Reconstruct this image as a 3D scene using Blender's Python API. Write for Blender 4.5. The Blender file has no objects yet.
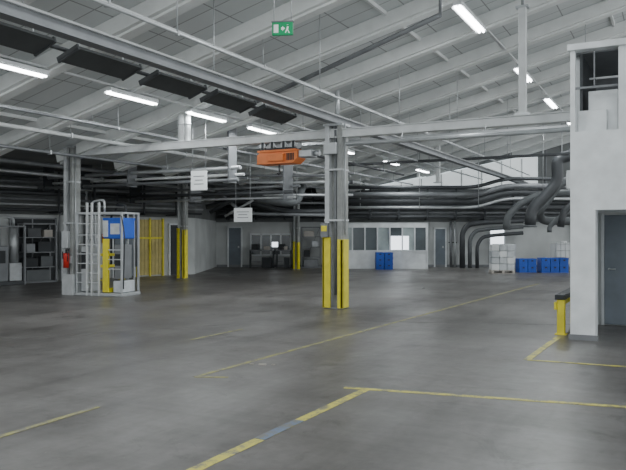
import bpy, bmesh, math, random
from mathutils import Matrix, Vector
random.seed(4)
A=math.radians(27.5); CA,SA=math.cos(A),math.sin(A)
# world = building frame (X across the hall, Y along the hall). S(): site survey coords -> building frame
def S(x,y,z=0.0): return Vector((CA*x-SA*y, SA*x+CA*y, z))
def roofz(X): return 7.6+0.25*X
EAVE=-15.0; FLATZ=3.85

# ---------------- materials
def mat(name,col,rough=0.6,metal=0.0,var=0.12,scale=3.0,bump=0.0,emit=None,es=0.0,detail=5,alpha=None):
    m=bpy.data.materials.new(name); m.use_nodes=True
    nt=m.node_tree; n=nt.nodes; b=n['Principled BSDF']
    tc=n.new('ShaderNodeTexCoord'); nz=n.new('ShaderNodeTexNoise'); nz.inputs['Scale'].default_value=scale; nz.inputs['Detail'].default_value=detail
    nt.links.new(tc.outputs['Object'],nz.inputs['Vector'])
    cr=n.new('ShaderNodeValToRGB')
    cr.color_ramp.elements[0].position=0.3; cr.color_ramp.elements[1].position=0.7
    cr.color_ramp.elements[0].color=[c*(1-var) for c in col]+[1]; cr.color_ramp.elements[1].color=[min(1,c*(1+var)) for c in col]+[1]
    nt.links.new(nz.outputs['Fac'],cr.inputs['Fac']); nt.links.new(cr.outputs['Color'],b.inputs['Base Color'])
    b.inputs['Roughness'].default_value=rough; b.inputs['Metallic'].default_value=metal
    if bump:
        bp=n.new('ShaderNodeBump'); bp.inputs['Strength'].default_value=bump; nt.links.new(nz.outputs['Fac'],bp.inputs['Height']); nt.links.new(bp.outputs['Normal'],b.inputs['Normal'])
    if emit: b.inputs['Emission Color'].default_value=list(emit)+[1]; b.inputs['Emission Strength'].default_value=es
    return m
WHITE=mat('white_paint',(.74,.77,.78),.55)
BEAMW=mat('beam_white',(.64,.66,.66),.5)
RAFT=mat('rafter_paint',(.78,.80,.79),.7,var=.06)
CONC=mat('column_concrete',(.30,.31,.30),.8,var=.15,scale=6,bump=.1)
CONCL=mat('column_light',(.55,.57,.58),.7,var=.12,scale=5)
GALV=mat('galvanised_steel',(.48,.50,.51),.4,.5)
PIPE=mat('pipe_gray',(.20,.21,.22),.5,.3)
PIPEM=mat('duct_gray',(.12,.13,.135),.6,.2)
PIPED=mat('pipe_dark',(.06,.065,.07),.5,.2)
DARK=mat('dark_metal',(.03,.034,.038),.6,.2)
HEAT=mat('heater_panel_gray',(.065,.07,.072),.8)
YEL=mat('safety_yellow',(.76,.66,.03),.5,var=.12,scale=5)
BLUE=mat('blue_plastic',(.015,.09,.50),.45)
RED=mat('red_paint',(.55,.03,.02),.4)
ORG=mat('orange_paint',(.78,.21,.05),.5)
WOOD=mat('raw_plywood',(.52,.44,.17),.7,scale=5)
WRAP=mat('shrink_wrap',(.55,.58,.60),.35,scale=8)
CARD=mat('carton',(.45,.42,.38),.8)
DOORG=mat('door_gray_blue',(.15,.18,.21),.5)
GLASSD=mat('window_glass_dark',(.09,.11,.12),.15,var=.3,scale=1)
GLASSL=mat('window_glass_light',(.36,.42,.42),.2,var=.3,scale=1.2)
SKYP=mat('daylit_glass',(.8,.85,.9),.4,emit=(.86,.93,1),es=2.2)
TRANS=mat('translucent_panel',(.8,.84,.85),.4,emit=(.85,.93,.95),es=.5)
TUBE=mat('fluorescent_tube',(.9,.9,.9),.4,emit=(.95,.98,1),es=16)
GREEN=mat('exit_green',(.0,.25,.09),.4,emit=(0,.5,.2),es=.08)
SIGNW=mat('sign_white',(.78,.80,.80),.5,var=.03)
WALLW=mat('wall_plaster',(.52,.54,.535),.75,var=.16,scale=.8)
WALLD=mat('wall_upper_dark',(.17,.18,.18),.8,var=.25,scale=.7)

def floor_mat():
    m=bpy.data.materials.new('floor_concrete'); m.use_nodes=True; nt=m.node_tree; n=nt.nodes; L=nt.links; b=n['Principled BSDF']
    tc=n.new('ShaderNodeTexCoord')
    def noise(sc,det,stretch=(1,1,1),rot=0,rough=.6,dist=0):
        mp=n.new('ShaderNodeMapping'); mp.inputs['Scale'].default_value=stretch; mp.inputs['Rotation'].default_value=(0,0,rot)
        nz=n.new('ShaderNodeTexNoise'); nz.inputs['Scale'].default_value=sc; nz.inputs['Detail'].default_value=det; nz.inputs['Roughness'].default_value=rough; nz.inputs['Distortion'].default_value=dist
        L.new(tc.outputs['Object'],mp.inputs['Vector']); L.new(mp.outputs['Vector'],nz.inputs['Vector']); return nz.outputs['Fac']
    def ramp(f,p0,c0,p1,c1):
        r=n.new('ShaderNodeValToRGB'); r.color_ramp.elements[0].position=p0; r.color_ramp.elements[1].position=p1
        r.color_ramp.elements[0].color=(*c0,1); r.color_ramp.elements[1].color=(*c1,1); L.new(f,r.inputs['Fac']); return r.outputs['Color']
    def mix(a,bb,mode='MULTIPLY',fac=1.0):
        x=n.new('ShaderNodeMixRGB'); x.blend_type=mode; x.inputs['Fac'].default_value=fac; L.new(a,x.inputs['Color1']); L.new(bb,x.inputs['Color2']); return x.outputs['Color']
    base=ramp(noise(.35,6),.35,(.138,.131,.124),.68,(.205,.196,.187))
    strk=ramp(noise(.5,6,(.35,2.2,1),1.2,.7,.6),.36,(.70,.69,.68),.60,(1,1,1))
    tyre=ramp(noise(.35,5,(2.6,.25,1),.30,.7,.4),.38,(.72,.715,.71),.54,(1,1,1))
    stain=ramp(noise(1.3,7,(1,1,1),0,.75,1.2),.34,(.62,.61,.60),.44,(1,1,1))
    fine=ramp(noise(9,6),.3,(.78,.78,.78),.65,(1.0,1.0,1.0))
    speck=ramp(noise(22,2),.69,(1,1,1),.75,(1.4,1.4,1.37))
    c=mix(mix(mix(mix(mix(base,strk),tyre),stain),fine),speck)
    L.new(c,b.inputs['Base Color'])
    rr=ramp(noise(.8,5,(1,.5,1)),.3,(.27,.27,.27),.7,(.50,.50,.50)); L.new(rr,b.inputs['Roughness'])
    bp=n.new('ShaderNodeBump'); bp.inputs['Strength'].default_value=.04; L.new(noise(14,5),bp.inputs['Height']); L.new(bp.outputs['Normal'],b.inputs['Normal'])
    return m
FLOOR=floor_mat()
def line_mat(name,col,p=.40,base=(.17,.165,.14)):
    m=bpy.data.materials.new(name); m.use_nodes=True; nt=m.node_tree; n=nt.nodes; L=nt.links; b=n['Principled BSDF']
    tc=n.new('ShaderNodeTexCoord'); nz=n.new('ShaderNodeTexNoise'); nz.inputs['Scale'].default_value=5.5; nz.inputs['Detail'].default_value=9; nz.inputs['Roughness'].default_value=.78
    L.new(tc.outputs['Object'],nz.inputs['Vector'])
    r=n.new('ShaderNodeValToRGB'); r.color_ramp.elements[0].position=p; r.color_ramp.elements[0].color=(*base,1); r.color_ramp.elements[1].position=p+.12; r.color_ramp.elements[1].color=(*col,1)
    L.new(nz.outputs['Fac'],r.inputs['Fac']); L.new(r.outputs['Color'],b.inputs['Base Color']); b.inputs['Roughness'].default_value=.5
    return m
LINEY=line_mat('line_yellow',(.58,.53,.09),.41); LINEF=line_mat('line_yellow_faded',(.35,.33,.11),.43); LINEB=line_mat('line_blue',(.14,.19,.28),.43); JOINT=line_mat('joint_gray',(.12,.12,.12))
def ceil_mat():
    m=bpy.data.materials.new('ceiling_panels'); m.use_nodes=True; nt=m.node_tree; n=nt.nodes; L=nt.links; b=n['Principled BSDF']
    tc=n.new('ShaderNodeTexCoord'); br=n.new('ShaderNodeTexBrick'); L.new(tc.outputs['Object'],br.inputs['Vector'])
    br.inputs['Scale'].default_value=1.0; br.inputs['Brick Width'].default_value=1.25; br.inputs['Row Height'].default_value=.55
    br.inputs['Mortar Size'].default_value=.014; br.offset=0
    br.inputs['Color1'].default_value=(.67,.70,.70,1); br.inputs['Color2'].default_value=(.62,.65,.65,1); br.inputs['Mortar'].default_value=(.32,.33,.33,1)
    L.new(br.outputs['Color'],b.inputs['Base Color']); b.inputs['Roughness'].default_value=.7
    return m
CEIL=ceil_mat()

# ---------------- mesh builder
class B:
    def __init__(s,name): s.name=name; s.bm=bmesh.new(); s.ms=[]
    def mi(s,m):
        if m not in s.ms: s.ms.append(m)
        return s.ms.index(m)
    def box(s,c,d,m,R=None,bev=0.0):
        r=bmesh.ops.create_cube(s.bm,size=1.0); vs=r['verts']
        M=Matrix.Translation(c)@(R.to_4x4() if R else Matrix.Identity(4))@Matrix.Diagonal((d[0],d[1],d[2],1))
        bmesh.ops.transform(s.bm,matrix=M,verts=vs)
        fs={f for v in vs for f in v.link_faces}; i=s.mi(m)
        for f in fs: f.material_index=i
        if bev>0:
            es=list({e for v in vs for e in v.link_edges})
            rr=bmesh.ops.bevel(s.bm,geom=es,offset=bev,segments=2,affect='EDGES',profile=.5)
            for f in rr['faces']: f.material_index=i
        return s
    def b2(s,x0,x1,y0,y1,z0,z1,m,bev=0): return s.box(((x0+x1)/2,(y0+y1)/2,(z0+z1)/2),(x1-x0,y1-y0,z1-z0),m,bev=bev)
    def tube(s,pts,r,m,seg=12,fillet=0.0):
        P=[Vector(p) for p in pts]
        if fillet>0 and len(P)>2:
            Q=[P[0]]
            for k in range(1,len(P)-1):
                a,b,c=P[k-1],P[k],P[k+1]; d1=(a-b); d2=(c-b); f=min(fillet,d1.length*.45,d2.length*.45)
                p0=b+d1.normalized()*f; p1=b+d2.normalized()*f
                for t in range(7):
                    t/=6; Q.append((1-t)**2*p0+2*t*(1-t)*b+t*t*p1)
            Q.append(P[-1]); P=Q
        i=s.mi(m); rings=[]; T=(P[1]-P[0]).normalized()
        N=T.orthogonal().normalized()
        for k,p in enumerate(P):
            if k==0: t=P[1]-P[0]
            elif k==len(P)-1: t=P[-1]-P[-2]
            else: t=(P[k+1]-P[k]).normalized()+(P[k]-P[k-1]).normalized()
            t.normalize(); N=(N-t*N.dot(t)).normalized(); Bn=t.cross(N)
            rings.append([s.bm.verts.new(p+r*(math.cos(2*math.pi*j/seg)*N+math.sin(2*math.pi*j/seg)*Bn)) for j in range(seg)])
        for k in range(len(rings)-1):
            for j in range(seg):
                f=s.bm.faces.new((rings[k][j],rings[k][(j+1)%seg],rings[k+1][(j+1)%seg],rings[k+1][j])); f.material_index=i; f.smooth=True
        f=s.bm.faces.new(rings[0][::-1]); f.material_index=i; f=s.bm.faces.new(rings[-1]); f.material_index=i
        return s
    def prism(s,pts,vec,m):
        i=s.mi(m); v=Vector(vec); a=[s.bm.verts.new(p) for p in pts]; b=[s.bm.verts.new(Vector(p)+v) for p in pts]; n=len(a)
        fs=[s.bm.faces.new(a),s.bm.faces.new(b[::-1])]+[s.bm.faces.new((a[j],b[j],b[(j+1)%n],a[(j+1)%n])) for j in range(n)]
        for f in fs: f.material_index=i
        return s
    def done(s,loc=(0,0,0),rz=0.0):
        bmesh.ops.recalc_face_normals(s.bm,faces=s.bm.faces[:])
        me=bpy.data.meshes.new(s.name); s.bm.to_mesh(me); s.bm.free()
        for m in s.ms: me.materials.append(m)
        o=bpy.data.objects.new(s.name,me); bpy.context.collection.objects.link(o); o.location=loc; o.rotation_euler=(0,0,rz)
        return o

# ---------------- shell
B('floor').b2(-34,8,-4,44,-.2,0,FLOOR).done()
b=B('ceiling')
b.prism([(EAVE,-4,roofz(EAVE)),(7,-4,roofz(7)),(7,-4,roofz(7)+.2),(EAVE,-4,roofz(EAVE)+.2)],(0,48,0),CEIL)
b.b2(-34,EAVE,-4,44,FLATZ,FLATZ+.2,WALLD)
b.done()
sl=math.atan(.25); Rr=Matrix.Rotation(-sl,3,'Y')
b=B('roof_rafters'); L=(7-EAVE)/math.cos(sl)
for k in range(-7,14):
    y=13.85+k*2.2
    if -3.8<y<43.5:
        xm=(EAVE+7)/2; b.box((xm+.035,y,roofz(xm)-.145),(L,.42,.28),RAFT,R=Rr)
        b.box((xm+.07,y,roofz(xm)-.30),(L,.22,.05),RAFT,R=Rr)
b.done()
b=B('roof_purlins')
for X in [-13.2,-9.3,-5.4,-1.5,2.4]:
    b.b2(X-.03,X+.03,-3.9,43.8,roofz(X)-.07,roofz(X)+.01,RAFT)
b.done()
def bz(x,y=35.0): 
    X=CA*x-SA*y; return max(FLATZ, roofz(X)) if X>EAVE else FLATZ
b=B('wall_back')
xs=[-5.2,1.2,1.6,6,12,20]
b.b2(-5.2,20,35,35.25,0,2.25,WALLW)
pts=[(-5.2,35,2.25),(20,35,2.25)]+[(x,35,bz(x)+.05) for x in reversed(xs)]
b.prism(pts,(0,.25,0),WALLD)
for k in range(0,24):
    x=1.9+k*.75; b.b2(x-.03,x+.03,34.96,35,3.9,bz(x)-.05,PIPE)
b.done(rz=A)
b=B('window_1')
xs2=[2.6,3.4,4.4,5.4,6.4,7.4,8.4,9.4,10.4]
pts=[(2.6,34.88,3.95),(11.2,34.88,3.95),(11.2,34.88,5.5)]+[(x,34.88,min(5.5,bz(x,34.9)-.33)) for x in reversed(xs2)]
b.prism(pts,(0,.06,0),TRANS)
for x in xs2[1:]: b.b2(x-.03,x+.03,34.84,34.88,3.95,min(5.4,bz(x)-.35),BEAMW)
b.b2(2.6,11.2,34.82,34.88,3.88,3.97,BEAMW)
b.done(rz=A)
LW=S(-10.42,23.3); LA=A+math.atan2(5.4,5.58)
b=B('wall_left')
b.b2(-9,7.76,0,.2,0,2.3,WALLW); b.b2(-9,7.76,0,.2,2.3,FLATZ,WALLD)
b.done(LW,LA)
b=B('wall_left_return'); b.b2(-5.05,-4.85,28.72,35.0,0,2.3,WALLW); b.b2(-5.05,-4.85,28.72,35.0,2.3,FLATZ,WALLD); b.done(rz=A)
B('baseboard_back').b2(-4.8,20,34.94,35,0,.12,PIPE).done(rz=A)

# ---------------- floor markings
lz=[.0015]
def line(p,q,w,m,name='floor_marking_line'):
    p=S(*p); q=S(*q); d=q-p; ang=math.atan2(d.y,d.x); lz[0]+=.0002
    B(name).box((d.length/2,0,0),(d.length,w,.002),m).done((p.x,p.y,lz[0]),ang)
line((.8,13.0),(6.6,12.2),.03,JOINT,'floor_joint')
line((-7,9.6),(-1.5,12.5),.02,JOINT,'floor_joint')
line((-.804,4.77),(.537,7.23),.095,LINEY)
line((-1.3,3.86),(-.80,4.78),.095,LINEY)
line((.33,7.335),(4.3,6.06),.080,LINEY)
line((-1.33,7.89),(.26,10.67),.07,LINEF)
line((.26,10.67),(7.42,23.0),.08,LINEF)
line((-1.33,7.89),(-.95,7.86),.07,LINEF)
line((2.74,8.96),(3.85,10.98),.09,LINEY)
line((2.74,8.96),(4.3,8.27),.07,LINEY)
line((-2.9,4.7),(-2.0,6.51),.065,LINEF)
line((-1.87,10.67),(-1.2,11.9),.06,LINEF)
line((-.42,5.48),(-.12,6.03),.10,LINEB,'floor_marking_blue_patch')

# ---------------- columns
def column(name,X,Y,ztop,g=1.55,base=None,wf=1.0):
    b=B(name); b.wf=wf
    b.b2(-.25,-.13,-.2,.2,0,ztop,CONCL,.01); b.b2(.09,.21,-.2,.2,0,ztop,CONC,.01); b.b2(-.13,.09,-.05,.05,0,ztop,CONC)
    b.b2(-.28,.25,-.23,.23,ztop-.05,ztop,GALV); b.b2(-.26,.22,-.21,.21,0,.04,PIPE)
    for z in (1.9,3.0): b.b2(-.26,.22,-.21,.21,z,z+.04,GALV)
    if g:
        b.b2(-.29,-.08,-.25,-.2,.02,g,YEL,.008); b.b2(-.29,-.25,-.25,.1,.02,g,YEL); b.b2(.2,.26,-.25,.12,.02,g*.97,YEL,.008); b.b2(.12,.26,-.25,-.2,.02,g*.97,YEL)
    if base: b.b2(-.3,.26,-.24,.24,0,base,CONCL,.01)
    b.tube([(.26,-.1,.1 if not g else 1.6),(.26,-.1,ztop)],.022,GALV,8)
    b.tube([(.02,-.15,0.3),(.02,-.15,ztop)],.03,PIPE,8)
    if wf!=1.0: bmesh.ops.scale(b.bm,vec=(wf,wf,1),verts=b.bm.verts[:])
    return b
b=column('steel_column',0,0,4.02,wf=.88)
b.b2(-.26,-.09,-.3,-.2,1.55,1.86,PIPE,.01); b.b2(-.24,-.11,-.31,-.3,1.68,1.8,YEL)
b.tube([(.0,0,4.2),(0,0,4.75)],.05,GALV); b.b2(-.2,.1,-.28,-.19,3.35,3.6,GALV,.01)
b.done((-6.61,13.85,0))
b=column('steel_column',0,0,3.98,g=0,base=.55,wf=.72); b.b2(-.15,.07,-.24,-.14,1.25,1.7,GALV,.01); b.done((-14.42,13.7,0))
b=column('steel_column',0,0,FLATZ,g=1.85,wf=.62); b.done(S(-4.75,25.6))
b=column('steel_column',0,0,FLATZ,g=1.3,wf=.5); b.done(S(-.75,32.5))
b=column('steel_column',0,0,3.98,g=0,base=.3); b.done((-14.5,5.0,0))

# ---------------- main beams
b=B('crossbeam')
b.b2(-14.4,2.2,-.08,.08,3.735,3.88,BEAMW,.01)
b.b2(-14.4,2.2,-.11,.11,3.715,3.735,BEAMW); b.b2(-14.4,2.2,-.11,.11,3.88,3.90,BEAMW)
b.done((0,13.8,0))
b=B('longitudinal_beam')
b.b2(-.05,.05,-2,35.6,4.05,4.17,PIPE); b.b2(-.09,.09,-2,35.6,4.17,4.20,BEAMW); b.b2(-.09,.09,-2,35.6,4.02,4.05,PIPE)
b.done((-6.61,0,0))
b=B('water_pipe')
b.tube([(-6.2,13.45,3.52),(-1.55,13.45,3.52)],.045,GALV)
for X in (-5,-3.3,-1.8): b.tube([(X,13.45,3.5),(X,13.6,3.72)],.012,GALV,6)
b.done()
def hung(name,X,z,r,m,y0=-2,y1=34,step=4.4,off=1.0):
    y1=min(y1,(34.0+.4617*X)/.887)
    b=B(name); b.tube([(0,y0,z),(0,y1,z)],r,m,10)
    y=y0+off
    while y<y1:
        b.tube([(0,y,z),(0,y,roofz(X)-.02 if X>EAVE else FLATZ)],.010,GALV,6); b.box((0,y,z),(r*2.6,.04,r*2.6),GALV); y+=step
    b.done((X,0,0))
hung('sprinkler_pipe',-7.5,5.03,.04,BEAMW)
hung('sprinkler_pipe',-6.2,4.42,.025,GALV)
hung('sprinkler_pipe',-12.9,3.98,.05,BEAMW)
hung('sprinkler_pipe',-13.6,3.62,.04,PIPE)
hung('sprinkler_pipe',-11.4,4.05,.03,PIPE)
hung('sprinkler_pipe',-15.6,3.55,.06,PIPE)
hung('sprinkler_pipe',-16.2,3.35,.05,GALV)
hung('sprinkler_pipe',-9.2,4.95,.03,PIPE)
hung('sprinkler_pipe',-12.2,4.25,.025,BEAMW)
hung('sprinkler_pipe',-8.4,4.3,.03,GALV,y0=14.6)
hung('sprinkler_pipe',-9.9,4.05,.045,PIPED,y0=15,y1=27)
b=B('cable_tray')
for y,z,m in ((18.3,4.24,GALV),(24.5,4.26,PIPED)):
    for dy in (-.12,.12): b.b2(-11.9,-1.2,y+dy-.015,y+dy+.015,z,z+.07,m)
    for k in range(26): x=-11.8+k*.41; b.b2(x-.015,x+.015,y-.12,y+.12,z,z+.015,m)
    b.tube([(-11.9,y-.05,z+.03),(-1.2,y-.05,z+.03)],.025,DARK,6); b.tube([(-11.9,y+.04,z+.03),(-1.2,y+.04,z+.03)],.02,PIPE,6)
    for X in (-10.9,-8,-5.2,-2): b.tube([(X,y,z),(X,y,roofz(X)-.02)],.01,GALV,6)
b.done()
b=B('diagonal_brace_pipe'); p=S(-1.9,17.7,4.75); q=S(2.4,13.2,5.75); b.tube([p,q],.05,PIPE); b.tube([p,(p.x,p.y,roofz(p.x)-.05)],.03,PIPE); b.tube([q,(q.x,q.y,roofz(q.x)-.05)],.03,PIPE); b.done()

b=B('hanger_post'); b.b2(-.07,.07,-.06,.06,3.92,6.0,BEAMW,.01); b.b2(-.14,.14,-.1,.1,3.90,3.94,GALV); b.b2(-.12,.12,-.08,.08,5.96,6.0,GALV)
b.tube([(0,0,6.0),(0,0,roofz(-2.64)-.05)],.03,GALV); b.done((-2.64,13.8,0))
b=B('hanger_post'); p=S(5.0,28); b.b2(-.08,.08,-.08,.08,3.7,roofz(p.x)-.02,BEAMW,.01); b.b2(-.16,.16,-.12,.12,3.68,3.72,GALV); b.done((p.x,p.y,0))
b=B('vent_pipes'); 
for dx in (-.1,.1): b.tube([(dx,0,3.91),(dx,0,roofz(-10.75)-.02)],.075,BEAMW); b.tube([(dx,0,4.3),(dx,0,4.34)],.09,GALV)
b.done((-10.75,13.8,0))

b=B('radiant_heater_row')
Rt=Matrix.Rotation(math.radians(-20),3,'Y')
for y in (.4,2.0,3.5,5.1,6.7,8.3,9.85,11.4):
    b.box((0,y+.62,4.0),(.38,1.25,.04),HEAT,R=Rt)
    for yy in (y+.02,y+1.23): b.box((0,yy,4.0),(.40,.03,.08),PIPED,R=Rt)
    for yy in (y+.2,y+1.05): b.tube([(0,yy,4.01),(0,yy,4.32)],.012,GALV,6)
b.tube([(0,0.3,4.32),(0,13.2,4.32)],.02,GALV,8); b.tube([(-.1,0.3,4.07),(-.1,12.7,4.07)],.03,PIPED,8)
for yy in (2,6,10): b.tube([(0,yy,4.32),(0,yy,roofz(-7.2)-.02)],.012,GALV,6)
b.done((-7.15,0,0))

# ---------------- lights
def fixture(X,Y,Ln=1.6,z=None,power=34):
    zr=roofz(X); z=z or zr-.42
    b=B('fluorescent_light'); b.b2(-.09,.09,-Ln/2,Ln/2,z,z+.07,WHITE,.008)
    b.prism([(-.09,-Ln/2,z),(-.13,-Ln/2,z-.03),(-.12,-Ln/2,z-.035),(-.08,-Ln/2,z-.005)],(0,Ln,0),WHITE)
    b.prism([(.09,-Ln/2,z),(.13,-Ln/2,z-.03),(.12,-Ln/2,z-.035),(.08,-Ln/2,z-.005)],(0,Ln,0),WHITE)
    for dx in (-.045,.045): b.tube([(dx,-Ln/2+.03,z-.03),(dx,Ln/2-.03,z-.03)],.03,TUBE,8)
    for yy in (-Ln*.4,Ln*.4): b.tube([(0,yy,z+.06),(0,yy,z+.12)],.012,GALV,6)
    b.done((X,Y,0))
    l=bpy.data.lights.new('lamp','AREA'); l.shape='RECTANGLE'; l.size=.2; l.size_y=Ln; l.energy=power; l.color=(.93,.98,1)
    o=bpy.data.objects.new('fluorescent_lamp_light',l); bpy.context.collection.objects.link(o); o.location=(X,Y,z-.08)
for Y in (3,9,14.75,20.6,25.5,30.5): fixture(-3.91,Y,2.0 if Y<20 else 1.8,power=95)
for Y in (2.5,8.5,11.6,14.3,17.0,22.4,27.0,31): fixture(-10.42,Y,1.5,power=55)
for X in (-3.91,-10.42):
    b=B('lighting_rail'); b.b2(-.035,.035,-2,33,0,.04,BEAMW); b.done((X,0,roofz(X)-.305))

b=B('exit_sign'); b.b2(-.18,.18,-.03,.03,-.11,.11,GREEN,.006)
b.b2(-.15,-.07,-.036,-.03,-.07,.07,SIGNW); b.b2(-.02,.0,-.036,-.03,-.02,.02,SIGNW)
b.prism([(.0,-.036,-.04),(.0,-.036,.04),(.05,-.036,0)],(0,.006,0),SIGNW)
b.tube([(.09,-.034,.055),(.09,-.034,.06)],.016,SIGNW,8); b.prism([(.08,-.036,.035),(.11,-.036,.03),(.10,-.036,-.02),(.13,-.036,-.08),(.11,-.036,-.08),(.085,-.036,-.03),(.06,-.036,-.08),(.045,-.036,-.07),(.07,-.036,-.01)],(0,.006,0),SIGNW)
b.b2(-.19,.19,-.04,.04,.11,.13,PIPE)
for dx in (-.15,.15): b.tube([(dx,0,.13),(dx,0,roofz(-6.0+dx)-5.15)],.008,GALV,6)
b.done((-6.0,10.4,5.13),.35)

b=B('crane_hoist')
b.prism([(-.52,-.2,.0),(.40,-.2,.0),(.52,-.2,.10),(.52,-.2,.30),(-.40,-.2,.30),(-.52,-.2,.2)],(0,.4,0),ORG)
b.b2(-.50,.50,-.23,.22,.26,.31,ORG,.01); b.b2(-.2,.2,-.26,-.2,.05,.22,ORG,.01)
for k in range(5): b.b2(.26+k*.04,.28+k*.04,-.212,-.2,.06,.22,DARK)
b.b2(-.35,.35,-.15,.15,.31,.36,DARK)
for dx in (-.4,-.15,.15,.4):
    b.tube([(dx,-.16,.42),(dx,-.12,.42)],.07,GALV); b.tube([(dx,.12,.42),(dx,.16,.42)],.07,GALV); b.b2(dx-.03,dx+.03,-.17,-.14,.3,.5,DARK); b.b2(dx-.03,dx+.03,.14,.17,.3,.5,DARK)
b.b2(.52,.85,-.15,.15,.12,.28,GALV,.02); b.tube([(.85,0,.2),(.98,0,.2)],.06,GALV)
b.tube([(-.05,0,.0),(-.05,0,-.14)],.015,DARK,6); b.tube([(-.05,0,-.14),(-.02,0,-.2),(-.06,0,-.24),(-.1,0,-.2)],.015,DARK,6)
b.done((-8.0,13.8,3.21))

def hsign(name,x,y,z,w,h,ztop,mat_=SIGNW):
    p=S(x,y,z); b=B(name); b.b2(-w/2,w/2,-.015,.015,-h/2,h/2,mat_,.003)
    for k,ww in enumerate((.34,.25,.3)): b.b2(-ww*w,ww*w,-.018,-.015,h*.22-k*h*.2-.010,h*.22-k*h*.2+.010,PIPE)
    for dx in (-w*.4,w*.4): b.tube([(dx,0,h/2),(dx,0,ztop-z)],.008,GALV,6)
    b.done(p,A*.3)
hsign('hanging_sign',-2.93,18,3.0,.46,.5,roofz(S(-2.93,18).x)-.03)
hsign('hanging_sign',-2.2,22,2.23,.62,.44,roofz(S(-2.2,22).x)-.03)

# ---------------- booth right
b=B('office_booth')
X0,X1,Y0,Y1=-1.46,3.2,11.36,13.6
b.b2(X0,X0+.36,Y0,Y0+.36,0,2.0,WHITE,.008)
b.b2(X0,X0+.12,Y0+.36,Y1,0,4.5,WHITE)
b.b2(X0,X1,Y0+2.1,Y0+2.2,0,2.0,WALLW)
b.b2(X0,X1,Y0,Y0+.14,1.98,3.18,WHITE)
b.b2(X0,X0+.07,Y0,Y0+.14,3.18,4.5,WHITE); b.b2(-.78,-.62,Y0,Y0+.14,3.18,4.5,WHITE); b.b2(.9,1.0,Y0,Y0+.14,3.18,4.5,WHITE)
b.b2(X0-.04,X1,Y0-.05,Y0+.16,4.42,4.52,WHITE,.01)
b.b2(X0,X1,Y0+.14,Y1,2.0,2.12,WHITE); b.b2(X0,X1,Y0+.16,Y1,4.4,4.5,PIPE)
b.b2(X0+.12,X1,Y1-.1,Y1,2.12,4.4,PIPE)
b.b2(X0+.12,X0+.16,Y0+.16,Y1,2.12,4.4,PIPED)
b.b2(X0+.07,-.78,Y0+.05,Y0+.09,3.84,3.87,PIPE); b.b2(-1.13,-1.11,Y0+.05,Y0+.08,3.86,4.42,PIPE)
b.b2(X0+.2,-.3,Y0+1.2,Y0+1.25,3.9,3.95,GALV); b.b2(X0+.2,-.3,Y0+.7,Y0+.74,4.1,4.13,GALV)
b.b2(-1.22,-.80,Y0+.2,Y0+.6,3.18,3.82,WHITE,.01); b.b2(-1.37,-.95,Y0+.15,Y0+.19,3.18,3.52,WHITE,.01)
b.b2(X0-.02,X0+.4,Y0-.03,Y0,0,.08,PIPE)
b.done()
b=B('door_1'); b.b2(-.95,.05,0,.05,.02,1.95,DOORG,.006); b.b2(-1.0,-.95,-.03,.05,0,1.98,GALV); b.b2(.05,.1,-.03,.05,0,1.98,GALV); b.tube([(-.87,-.06,1),(-.87,0,1)],.02,GALV,8); b.tube([(-.87,-.06,1),(-.76,-.06,1)],.012,GALV,8)
b.done((-.2,13.40,0))
b=B('electrical_junction_box'); b.b2(-.14,.0,-.1,.1,0,.3,WHITE,.01); b.b2(-.145,-.135,-.08,.08,.05,.25,SIGNW); b.tube([(-.06,0,.3),(-.06,0,1.2)],.015,GALV,6); b.done((-1.462,12.1,2.35))
b=B('guard_rail'); b.b2(-.06,.06,-.06,.06,0,.6,YEL,.01); b.b2(-.06,.06,1.5,1.62,0,.6,YEL,.01); b.b2(-.09,.07,-.08,1.7,.56,.64,DARK,.01); b.b2(-.1,-.06,-.08,1.7,.40,.52,YEL,.005); b.b2(-.09,.09,-.09,.09,0,.015,YEL)
b.done((-1.66,11.85,0))

# ---------------- left machine / cage
def frame(b,x0,x1,y0,y1,z0,z1,t,m):
    for x in (x0,x1):
        for y in (y0,y1): b.b2(x-t/2,x+t/2,y-t/2,y+t/2,z0,z1,m)
    for z in (z0+t/2,z1-t/2):
        for y in (y0,y1): b.b2(x0,x1,y-t/2,y+t/2,z-t/2,z+t/2,m)
        for x in (x0,x1): b.b2(x-t/2,x+t/2,y0,y1,z-t/2,z+t/2,m)
b=B('packing_machine')
frame(b,-.78,.60,-.38,.38,.0,2.2,.045,GALV)
b.b2(-.82,.65,-.42,.42,.0,.08,GALV,.01)
for x in (-.45,-.3,-.08): b.b2(x-.022,x+.022,-.43,-.38,0,2.45,BEAMW)
for x in (.28,.48): b.b2(x-.02,x+.02,.34,.38,0,2.2,GALV)
for z in (.35,.6,.85,1.1,1.35,1.6,1.9): b.b2(-.78,-.08,-.42,-.40,z-.012,z+.012,GALV)
b.b2(-.72,-.48,-.3,.1,.1,1.3,CONCL,.02); b.b2(-.7,-.5,-.32,-.3,.7,1.15,DARK)
b.b2(-.03,.55,-.3,.3,1.5,2.02,BLUE,.03); b.b2(.2,.48,-.312,-.3,1.62,1.9,WRAP); b.b2(-.03,.55,-.32,.32,1.99,2.05,BLUE,.01); b.b2(-.03,.13,-.32,-.3,1.55,1.98,WRAP,.005)
b.b2(.0,.17,-.37,-.3,.1,1.5,YEL,.01); b.b2(.03,.15,-.3,.3,.09,.2,YEL)
b.b2(.28,.54,-.3,.3,.09,.4,WRAP,.02); b.b2(.32,.52,-.3,.2,.45,1.35,PIPE,.01); b.b2(.34,.50,-.31,-.3,.8,1.1,DARK)
for z in (.7,.95,1.2): b.b2(.2,.60,-.41,-.39,z,z+.025,GALV)
b.tube([(-.6,0,2.1),(-.6,0,2.5),(-.2,0,2.55),(-.2,0,2.1)],.03,GALV,10,.12)
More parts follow.
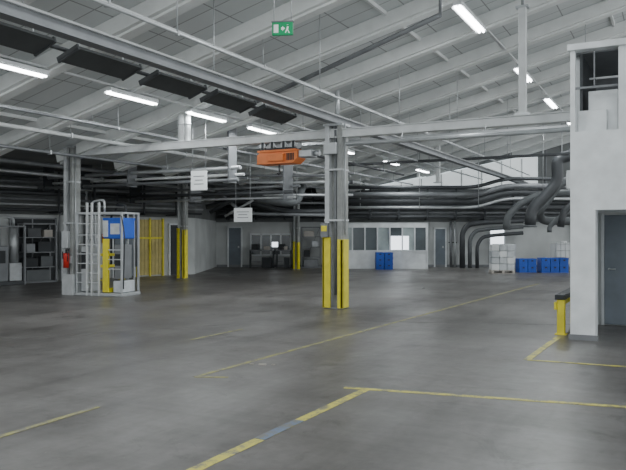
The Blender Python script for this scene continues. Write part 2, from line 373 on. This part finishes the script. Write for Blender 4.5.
b.tube([(.4,.1,2.0),(.4,.1,2.4),(.1,.1,2.4)],.03,DARK,8,.1)
b.tube([(.6,-.40,2.1),(.70,-.40,1.6),(.66,-.40,.2)],.015,DARK,6,.2)
b.done(S(-5.4,18.7),.15)
b=B('fire_extinguisher'); b.tube([(0,0,-.22),(0,0,.12),(0,0,.17)],.075,RED,14); b.tube([(0,0,.17),(0,0,.25)],.03,DARK); b.tube([(0,0,.24),(.08,-.03,.2),(.09,-.03,-.05)],.012,DARK,6,.04); b.b2(-.02,.09,-.02,.02,.24,.27,DARK); b.b2(-.09,.09,.06,.13,-.1,.1,GALV)
b.done((-14.33,13.40,.95))

# ---------------- left wall fittings
def LWp(s,y=0,z=0): 
    return LW+Vector((math.cos(LA)*s-math.sin(LA)*y, math.sin(LA)*s+math.cos(LA)*y, z))
b=B('plywood_partition')
for k in range(7): b.b2(k*.155,k*.155+.14,-.05,-.02,.05,2.2,WOOD)
for z in (.3,1.1,1.9): b.b2(0,1.08,-.02,-.002,z-.05,z+.05,WOOD)
b.b2(-.06,0,-.1,-.002,0,2.25,YEL); b.b2(1.08,1.15,-.1,-.002,0,2.25,YEL); b.b2(-.06,1.15,-.1,-.05,1.45,1.52,YEL); b.b2(.5,.56,-.1,-.05,0,2.25,YEL)
b.done(LWp(5.1),LA)
b=B('door_2'); b.b2(0,.85,-.05,-.002,0,2.0,DARK); b.b2(.05,.8,-.07,-.05,.05,1.95,DOORG); b.b2(-.06,0,-.08,-.002,0,2.06,GALV); b.b2(.85,.91,-.08,-.002,0,2.06,GALV); b.b2(-.06,.91,-.08,-.002,2.0,2.06,GALV); b.tube([(.7,-.12,1),(.7,-.07,1)],.02,GALV,8)
b.done(LWp(4.1),LA)
b=B('doorway_shade_panel'); b.b2(0,.75,-.05,-.002,0,2.0,PIPED); b.b2(.05,.7,-.07,-.05,.05,1.95,DARK); b.b2(-.06,0,-.08,-.002,0,2.06,WHITE); b.b2(.75,.81,-.08,-.002,0,2.06,WHITE); b.b2(-.06,.81,-.08,-.002,2.0,2.06,WHITE)  # framed dark panel, its colour standing for the shade inside an open doorway
b.done(LWp(6.55),LA)
def cabinet(s,w,h,z0,m,d=.3):
    b=B('electrical_cabinet'); b.b2(0,w,-d,-.003,z0,z0+h,m,.01); b.b2(w/2-.005,w/2+.005,-d-.004,-d,z0+.03,z0+h-.03,DARK); b.b2(.03,.05,-d-.03,-d,z0+h*.45,z0+h*.6,DARK); b.b2(w*.6,w*.85,-d-.006,-d,z0+h*.65,z0+h*.85,SIGNW)
    b.done(LWp(s),LA)
cabinet(2.0,.5,1.7,0,CONCL,.25); cabinet(3.1,.45,.6,1.1,CONCL,.12); cabinet(-1.6,.8,1.9,0,CONCL,.25); cabinet(3.65,.25,.35,1.3,RED,.12)
# dark panel painted as the unlit depth of a bay opening, with racking in front
b=B('bay_shade_panel'); b.b2(0,1.5,-.03,-.002,0,2.15,DARK); b.b2(-.06,0,-.07,-.002,0,2.2,PIPE); b.b2(1.5,1.56,-.07,-.002,0,2.2,PIPE); b.b2(-.06,1.56,-.07,-.002,2.15,2.2,PIPE); b.b2(.7,.74,-.05,-.03,0,2.15,PIPE)
b.done(LWp(.35),LA)
def rack(loc,rz,w,parts):
    b=B('metal_rack'); frame(b,0,w,-.5,0,0,2.0,.045,PIPE)
    for z in (.5,1.0,1.5): b.b2(0,w,-.5,0,z,z+.03,PIPE)
    for (a,c,z,h,m) in parts: b.b2(a,c,-.45,-.05,z,z+h,m,.012)
    b.tube([(.02,.0,.05),(w-.02,.0,1.95)],.01,PIPE,6)
    b.done(loc,rz)
rack(LWp(.55,-.12),LA,1.1,[(.08,.5,.53,.3,DARK),(.6,1.0,.53,.35,PIPEM),(.1,.4,1.03,.28,PIPE),(.5,.95,1.03,.35,DARK),(.15,.6,1.53,.3,PIPED),(.7,1.0,1.53,.25,CARD),(.1,.9,.05,.38,PIPEM)])
b=B('process_machine')
b.b2(0,1.1,-.9,-.3,0,.12,PIPED,.01); b.b2(.05,.6,-.85,-.35,.12,1.25,PIPE,.02); b.b2(.1,.5,-.865,-.85,.7,1.1,DARK); b.b2(.65,1.05,-.8,-.4,.12,.7,CONCL,.02)
b.tube([(.85,-.6,.7),(.85,-.6,1.3),(.85,-.6,1.9)],.13,GALV,16); b.tube([(.85,-.6,1.9),(.85,-.6,2.15),(.4,-.6,2.2),(.4,-.6,1.25)],.045,GALV,10,.15); b.tube([(.1,-.9,0),(.1,-.9,1.6),(.0,-.9,2.2)],.025,YEL,8)
for x in (0,1.1): b.b2(x-.025,x+.025,-.92,-.87,0,1.9,PIPE)
b.b2(0,1.1,-.92,-.87,1.86,1.9,PIPE)
b.done(LWp(-.75,-.3),LA)
b=B('wall_pipe_run')
for k,(z,r,m) in enumerate([(3.6,.09,PIPED),(3.38,.06,PIPE),(3.2,.05,GALV),(3.02,.08,PIPED),(2.8,.05,PIPE),(2.62,.035,GALV),(2.45,.05,PIPED)]):
    b.tube([(-8.5,-.55-.05*(k%3),z),(7.7,-.55-.05*(k%3),z)],r,m,10)
for s_ in (-7,-4,-1,1.7,3.0,5.0,6.4): b.b2(s_-.03,s_+.03,-.75,-.002,2.35,2.40,DARK); b.b2(s_-.03,s_+.03,-.75,-.70,2.35,3.75,DARK)
for s_,m in ((1.97,PIPE),(2.75,GALV),(2.9,PIPED),(3.95,PIPED),(5.0,PIPE),(-2.0,PIPE),(-2.2,GALV)): b.tube([(s_,-.6,3.3),(s_,-.6,2.6),(s_,-.15,2.3),(s_,-.15,.4)],.04,m,8,.12)
b.done(LW,LA)
b=B('pipe_bridge')
for z,y,r,m in [(3.50,16.5,.06,GALV),(3.32,16.7,.04,BEAMW),(3.15,16.4,.05,PIPE),(2.98,19.5,.06,PIPED),(2.82,19.7,.04,GALV),(3.2,20,.05,PIPE)]:
    b.tube([(-18.8 if y<18 else -17.8,y,z),(-10.9+.2*r,y,z)],r,m,10)
for X in (-18.5,-16.8): b.b2(X-.03,X+.03,16.35,16.75,3.05,FLATZ,DARK)
for X in (-17.6,): b.b2(X-.03,X+.03,19.45,20.05,2.75,FLATZ,DARK)
for X in (-14.9,-11.2): b.b2(X-.02,X+.02,16.35,16.75,3.08,roofz(X)-.02,PIPE); b.b2(X-.02,X+.02,19.45,20.05,2.75,roofz(X)-.02,PIPE)
b.done()
b=B('ventilation_duct')
px=S
b.tube([px(-4.2,27,3.0),px(-3.0,27,3.35),px(-1.9,26,2.9),px(-.6,26,2.75),px(-.4,27,3.5)],.15,PIPEM,14,.5)
b.tube([px(-4.2,27.5,2.7),px(-2.8,27.5,3.0),px(-1.2,27,2.5),px(1.2,27,2.5)],.10,PIPED,12,.5)
b.tube([px(-3.9,26.5,2.45),px(-2.4,26.5,3.3),px(-1.5,26.5,3.6),px(1.5,26.5,3.6)],.07,PIPED,12,.4)
b.tube([px(-3.3,26.2,2.3),px(-1.9,26.2,3.1),px(1.5,26.2,3.1)],.05,GALV,10,.4)
b.tube([px(-4.0,26.8,3.6),px(-2.9,26.8,2.6),px(-2.2,26.8,2.4),px(1.0,26.8,2.35)],.06,PIPE,10,.4)
for p in (px(-3.0,27,3.3),px(-.6,26,2.9)): b.tube([p,(p.x,p.y,roofz(p.x)-.02 if p.x>EAVE else FLATZ)],.015,GALV,6)
b.done()
b=B('sprinkler_pipe_run')
for y,z,r,m in ((23,3.55,.04,PIPE),(23.3,3.35,.05,GALV),(30.5,3.3,.06,PIPED),(30.7,3.0,.05,PIPE)):
    b.tube([(-3.0,y,z),(1.2,y,z)],r,m,10)
for x in (-2.5,.8):
    for y0,y1,z in ((22.9,23.4,3.3),(30.4,30.8,2.95)):
        X=CA*x-SA*(y0+.1); b.b2(x-.03,x+.03,y0,y1,z-.03,z,DARK); b.b2(x-.02,x+.02,y0,y0+.03,z,(roofz(X) if X>EAVE else FLATZ)-.05,DARK)
b.done(rz=A)

# ---------------- back wall pipe runs
b=B('wall_pipe_run')
for z,y,r,m in [(3.72,34.5,.10,PIPED),(3.45,34.4,.13,PIPE),(3.18,34.5,.08,PIPED),(2.95,34.3,.14,PIPED),(2.70,34.5,.07,PIPE),(2.50,34.4,.09,PIPED)]:
    b.tube([(-4.7,y,z),(14.5,y,z)],r,m,12)
for k in range(14): x=-4.2+k*1.4; b.b2(x-.04,x+.04,34.2,34.25,2.35,3.85,DARK); b.b2(x-.04,x+.04,34.2,34.99,2.35,2.4,DARK)
b.done(rz=A)
b=B('wall_pipe_run')
for z,y,r,m in [(3.3,29.6,.12,PIPE),(3.02,29.7,.15,PIPED),(2.76,29.6,.06,GALV),(3.62,29.6,.08,PIPED)]:
    b.tube([(1.5,y,z),(6.9,y+.1,z),(8.2,y+.4,z+.4),(13.0,y+.8,z+.4)],r,m,12,.6)
for x in (2,4.5,7): 
    X=(CA*x-SA*29.6); b.tube([(x,29.6,2.75),(x,29.6,roofz(X)-.05)],.015,GALV,6)
b.done(rz=A)
b=B('arched_duct')
for i,(x0,r) in enumerate([(7.25,.13),(7.62,.10),(7.97,.09)]):
    t=2.2-i*.3
    b.tube([(x0,34.0,0),(x0,34.0,t-.5),(x0+.25,34.0,t-.1),(x0+.9,34.0,t),(10.2,34.0,t+.1)],r,PIPED if i!=1 else PIPEM,12,.4)
b.done(rz=A)
b=B('exhaust_duct')
b.tube([(11.2,25,4.40),(9.2,25,4.45),(8.7,25,4.3),(8.75,25,3.5),(8.3,25,3.0),(7.8,25,2.5),(7.75,25,1.95)],.20,PIPED,16,.5)
b.tube([(7.75,25,1.95),(7.75,25,1.88)],.24,PIPEM,16)
b.tube([(9.2,25,4.45),(9.14,25,4.45)],.23,PIPEM,16)
b.tube([(11.5,27,3.7),(9.6,27,3.7),(9.1,27,3.0),(8.7,27,2.5),(9.0,27.5,2.15),(11.0,27.5,2.15)],.16,PIPEM,16,.5)
b.tube([(12,28,3.3),(9.2,28,3.25),(8.3,28,2.9),(7.75,28,2.3),(7.75,28,1.8)],.15,PIPEM,16,.5)
b.tube([(11.5,26,2.9),(9.9,26,2.9),(9.3,26,2.5),(9.2,26,1.9)],.13,PIPED,14,.4)
b.tube([(12,26.5,2.45),(9.5,26.5,2.45),(8.95,26.5,1.9),(8.95,26.5,1.7)],.09,PIPEM,14,.4)
for x,y,z in ((9.3,25,4.5),(9.6,27,3.7),(9.9,26,2.9),(9.2,28,3.25)): X=CA*x-SA*y; b.tube([(x,y,z),(x,y,roofz(X)-.05)],.015,GALV,6)
b.done(rz=A)

b=B('office_partition')
x0,x1,yf=1.25,5.45,33.2
b.b2(x0,x1,yf,yf+.1,0,.85,WHITE); b.b2(x0,x1,yf,yf+.1,1.95,2.15,WHITE); b.b2(x0,x0+.1,yf,34.1,0,2.15,WHITE); b.b2(x1-.1,x1,yf,34.1,0,2.15,WHITE); b.b2(x0,x1,yf,34.1,2.12,2.18,WHITE)
n=7
for k in range(n+1): x=x0+k*(x1-x0-.06)/n; b.b2(x,x+.06,yf-.01,yf+.1,0,2.0,WHITE)
for k in range(n):
    xa=x0+k*(x1-x0-.06)/n+.06; xb=x0+(k+1)*(x1-x0-.06)/n
    b.b2(xa,xb,yf+.04,yf+.06,.85,1.95,GLASSL if k in(0,3,5) else GLASSD)
    if k in (4,5): b.b2(xa+(.02 if k==4 else 0),xb-(.0 if k==4 else .25),yf+.035,yf+.04,.9,1.55,SKYP)
b.b2(x0,x1,yf-.03,yf,.82,.88,WHITE)
b.done(rz=A)
b=B('window_2'); 
b.b2(-3.1,-1.1,34.93,34.999,.62,1.62,GLASSD); 
for x in (-3.1,-2.6,-2.1,-1.6,-1.1): b.b2(x-.04,x+.04,34.9,34.999,.6,1.65,WHITE)
b.b2(-3.14,-1.06,34.9,34.999,1.6,1.68,WHITE); b.b2(-3.14,-1.06,34.88,34.999,.56,.64,WHITE); b.b2(-2.05,-1.75,34.925,34.94,1.0,1.25,SKYP)
b.done(rz=A)
def bdoor(name,x,w,h,m,fr=WHITE):
    b=B(name); b.b2(x,x+w,34.95,34.999,.0,h,m); b.b2(x-.07,x,34.9,34.999,0,h+.07,fr); b.b2(x+w,x+w+.07,34.9,34.999,0,h+.07,fr); b.b2(x-.07,x+w+.07,34.9,34.999,h,h+.07,fr); b.b2(x+w-.15,x+w-.08,34.9,34.95,.95,1.05,GALV); b.done(rz=A)
bdoor('door_4',8.85,.68,1.85,SKYP); bdoor('door_5',-4.2,.6,1.95,DOORG); bdoor('door_6',6.1,.5,1.9,DOORG); bdoor('door_7',.55,.55,1.9,DARK)
for x in (-.95,6.85,13.0):
    b=B('pipe_riser'); b.tube([(0,0,0),(0,0,2.3)],.07,PIPE); b.tube([(.2,0,0),(.2,0,2.3)],.05,GALV); b.b2(-.1,.3,-.02,.1,1.2,1.25,DARK); b.done(S(x,34.78),A)
def workbench(x,w):
    b=B('workbench'); b.b2(0,w,-.5,0,.82,.88,PIPE,.01)
    for xx in (.04,w-.04):
        for yy in (-.46,-.04): b.b2(xx-.03,xx+.03,yy-.03,yy+.03,0,.82,DARK)
    b.b2(.1,w*.45,-.45,-.05,.3,.34,PIPE); b.b2(.1,.4,-.4,-.1,.88,1.15,DARK,.01); b.b2(w-.5,w-.2,-.4,-.1,.88,1.05,CARD,.01); b.b2(w*.5,w-.1,-.4,-.1,.0,.5,DARK,.01)
    b.done(S(x,34.5),A)
workbench(-3.1,1.2); workbench(-1.8,.75)
rack(S(-.55,34.6),A,.9,[(.1,.4,.53,.32,DARK),(.5,.8,1.03,.27,WRAP),(.1,.6,1.53,.27,CARD),(.1,.8,.05,.35,PIPE)])
b=B('yellow_barrier'); 
for x in (0,.9): b.b2(x-.05,x+.05,-.05,.05,0,1.0,YEL,.01); b.b2(x-.1,x+.1,-.1,.1,0,.02,YEL)
for z in (.5,.9): b.b2(0,.9,-.03,.03,z-.05,z+.05,YEL,.01)
b.done(LWp(3.0,-1.0),LA)

# ---------------- pallets, crates
def pallet_parts(b,w,d):
    for x in (-w/2+.05,0,w/2-.05): b.b2(x-.05,x+.05,-d/2,d/2,.02,.1,CARD)
    for k in range(5): y=-d/2+.05+k*(d-.1)/4; b.b2(-w/2,w/2,y-.045,y+.045,.1,.125,CARD)
    for y in (-d/2+.05,0,d/2-.05): b.b2(-w/2,w/2,y-.05,y+.05,0,.02,CARD)
for (x,y,h) in ((7.95,29.5,4),(8.5,31.2,4)):
    b=B('wrapped_pallet_load'); pallet_parts(b,.95,.8)
    for k in range(h):
        for i in range(3): b.box((-.31+i*.31,0,.13+.13+k*.27),(.30,.76,.26),WRAP if (k+i)%3 else SIGNW,bev=.02)
    b.done(S(x,y),A*.8)
def crate(b,x,y,z,w,d,h):
    t=.02
    b.b2(x,x+w,y,y+d,z,z+.02,BLUE); b.b2(x,x+t,y,y+d,z,z+h,BLUE); b.b2(x+w-t,x+w,y,y+d,z,z+h,BLUE); b.b2(x,x+w,y,y+t,z,z+h,BLUE); b.b2(x,x+w,y+d-t,y+d,z,z+h,BLUE)
    b.b2(x-.01,x+w+.01,y-.012,y,z+h-.04,z+h,BLUE); b.b2(x-.01,x+w+.01,y-.012,y,z,z+.03,BLUE)
    for k in range(1,4): b.b2(x+k*w/4-.01,x+k*w/4+.01,y-.012,y,z,z+h,BLUE)
    b.b2(x+w*.38,x+w*.62,y-.014,y-.01,z+h*.6,z+h*.8,DARK)
def crates(nx,nz,w,d,h,x,y,rz):
    b=B('blue_crate_stack')
    for i in range(nx):
        for k in range(nz): crate(b,i*(w+.02)-nx*w/2,0,k*(h+.003),w,d,h)
    b.done(S(x,y),rz)
crates(2,2,.36,.55,.29,9.17,29.9,A); crates(3,2,.37,.6,.31,10.25,29.7,A); crates(2,3,.38,.55,.26,3.3,32.4,A)
for x in (11.4,12.7):
    b=B('ibc_container'); pallet_parts(b,1.1,1.0); b.box((0,0,.7),(1.0,.92,1.1),SIGNW,bev=.08)
    for k in range(6): xx=-.52+k*.208; b.tube([(xx,-.5,.13),(xx,-.5,1.3)],.012,GALV,6); 
    for z in (.3,.6,.9,1.2): b.tube([(-.53,-.51,z),(.53,-.51,z)],.012,GALV,6)
    b.tube([(0,0,1.24),(0,0,1.32)],.12,SIGNW); b.done(S(x,31.8),A)
b=B('floor_debris'); b.box((0,0,.011),(.09,.05,.015),CARD,R=Matrix.Rotation(.4,3,'Z')); b.box((.12,.06,.009),(.04,.03,.01),CARD); b.box((-.14,-.03,.008),(.05,.02,.01),CARD); b.done(S(-.62,8.6))

# ---------------- world + camera
w=bpy.data.worlds.new('World'); bpy.context.scene.world=w; w.use_nodes=True
bg=w.node_tree.nodes['Background']; bg.inputs['Color'].default_value=(.86,.90,.92,1); bg.inputs['Strength'].default_value=1.8
cam=bpy.data.cameras.new('camera'); co=bpy.data.objects.new('camera',cam); bpy.context.collection.objects.link(co)
cam.sensor_width=36; cam.lens=700/626*36; co.location=(0,0,1.6); co.rotation_euler=(math.radians(90),0,A); cam.clip_end=200
bpy.context.scene.camera=co
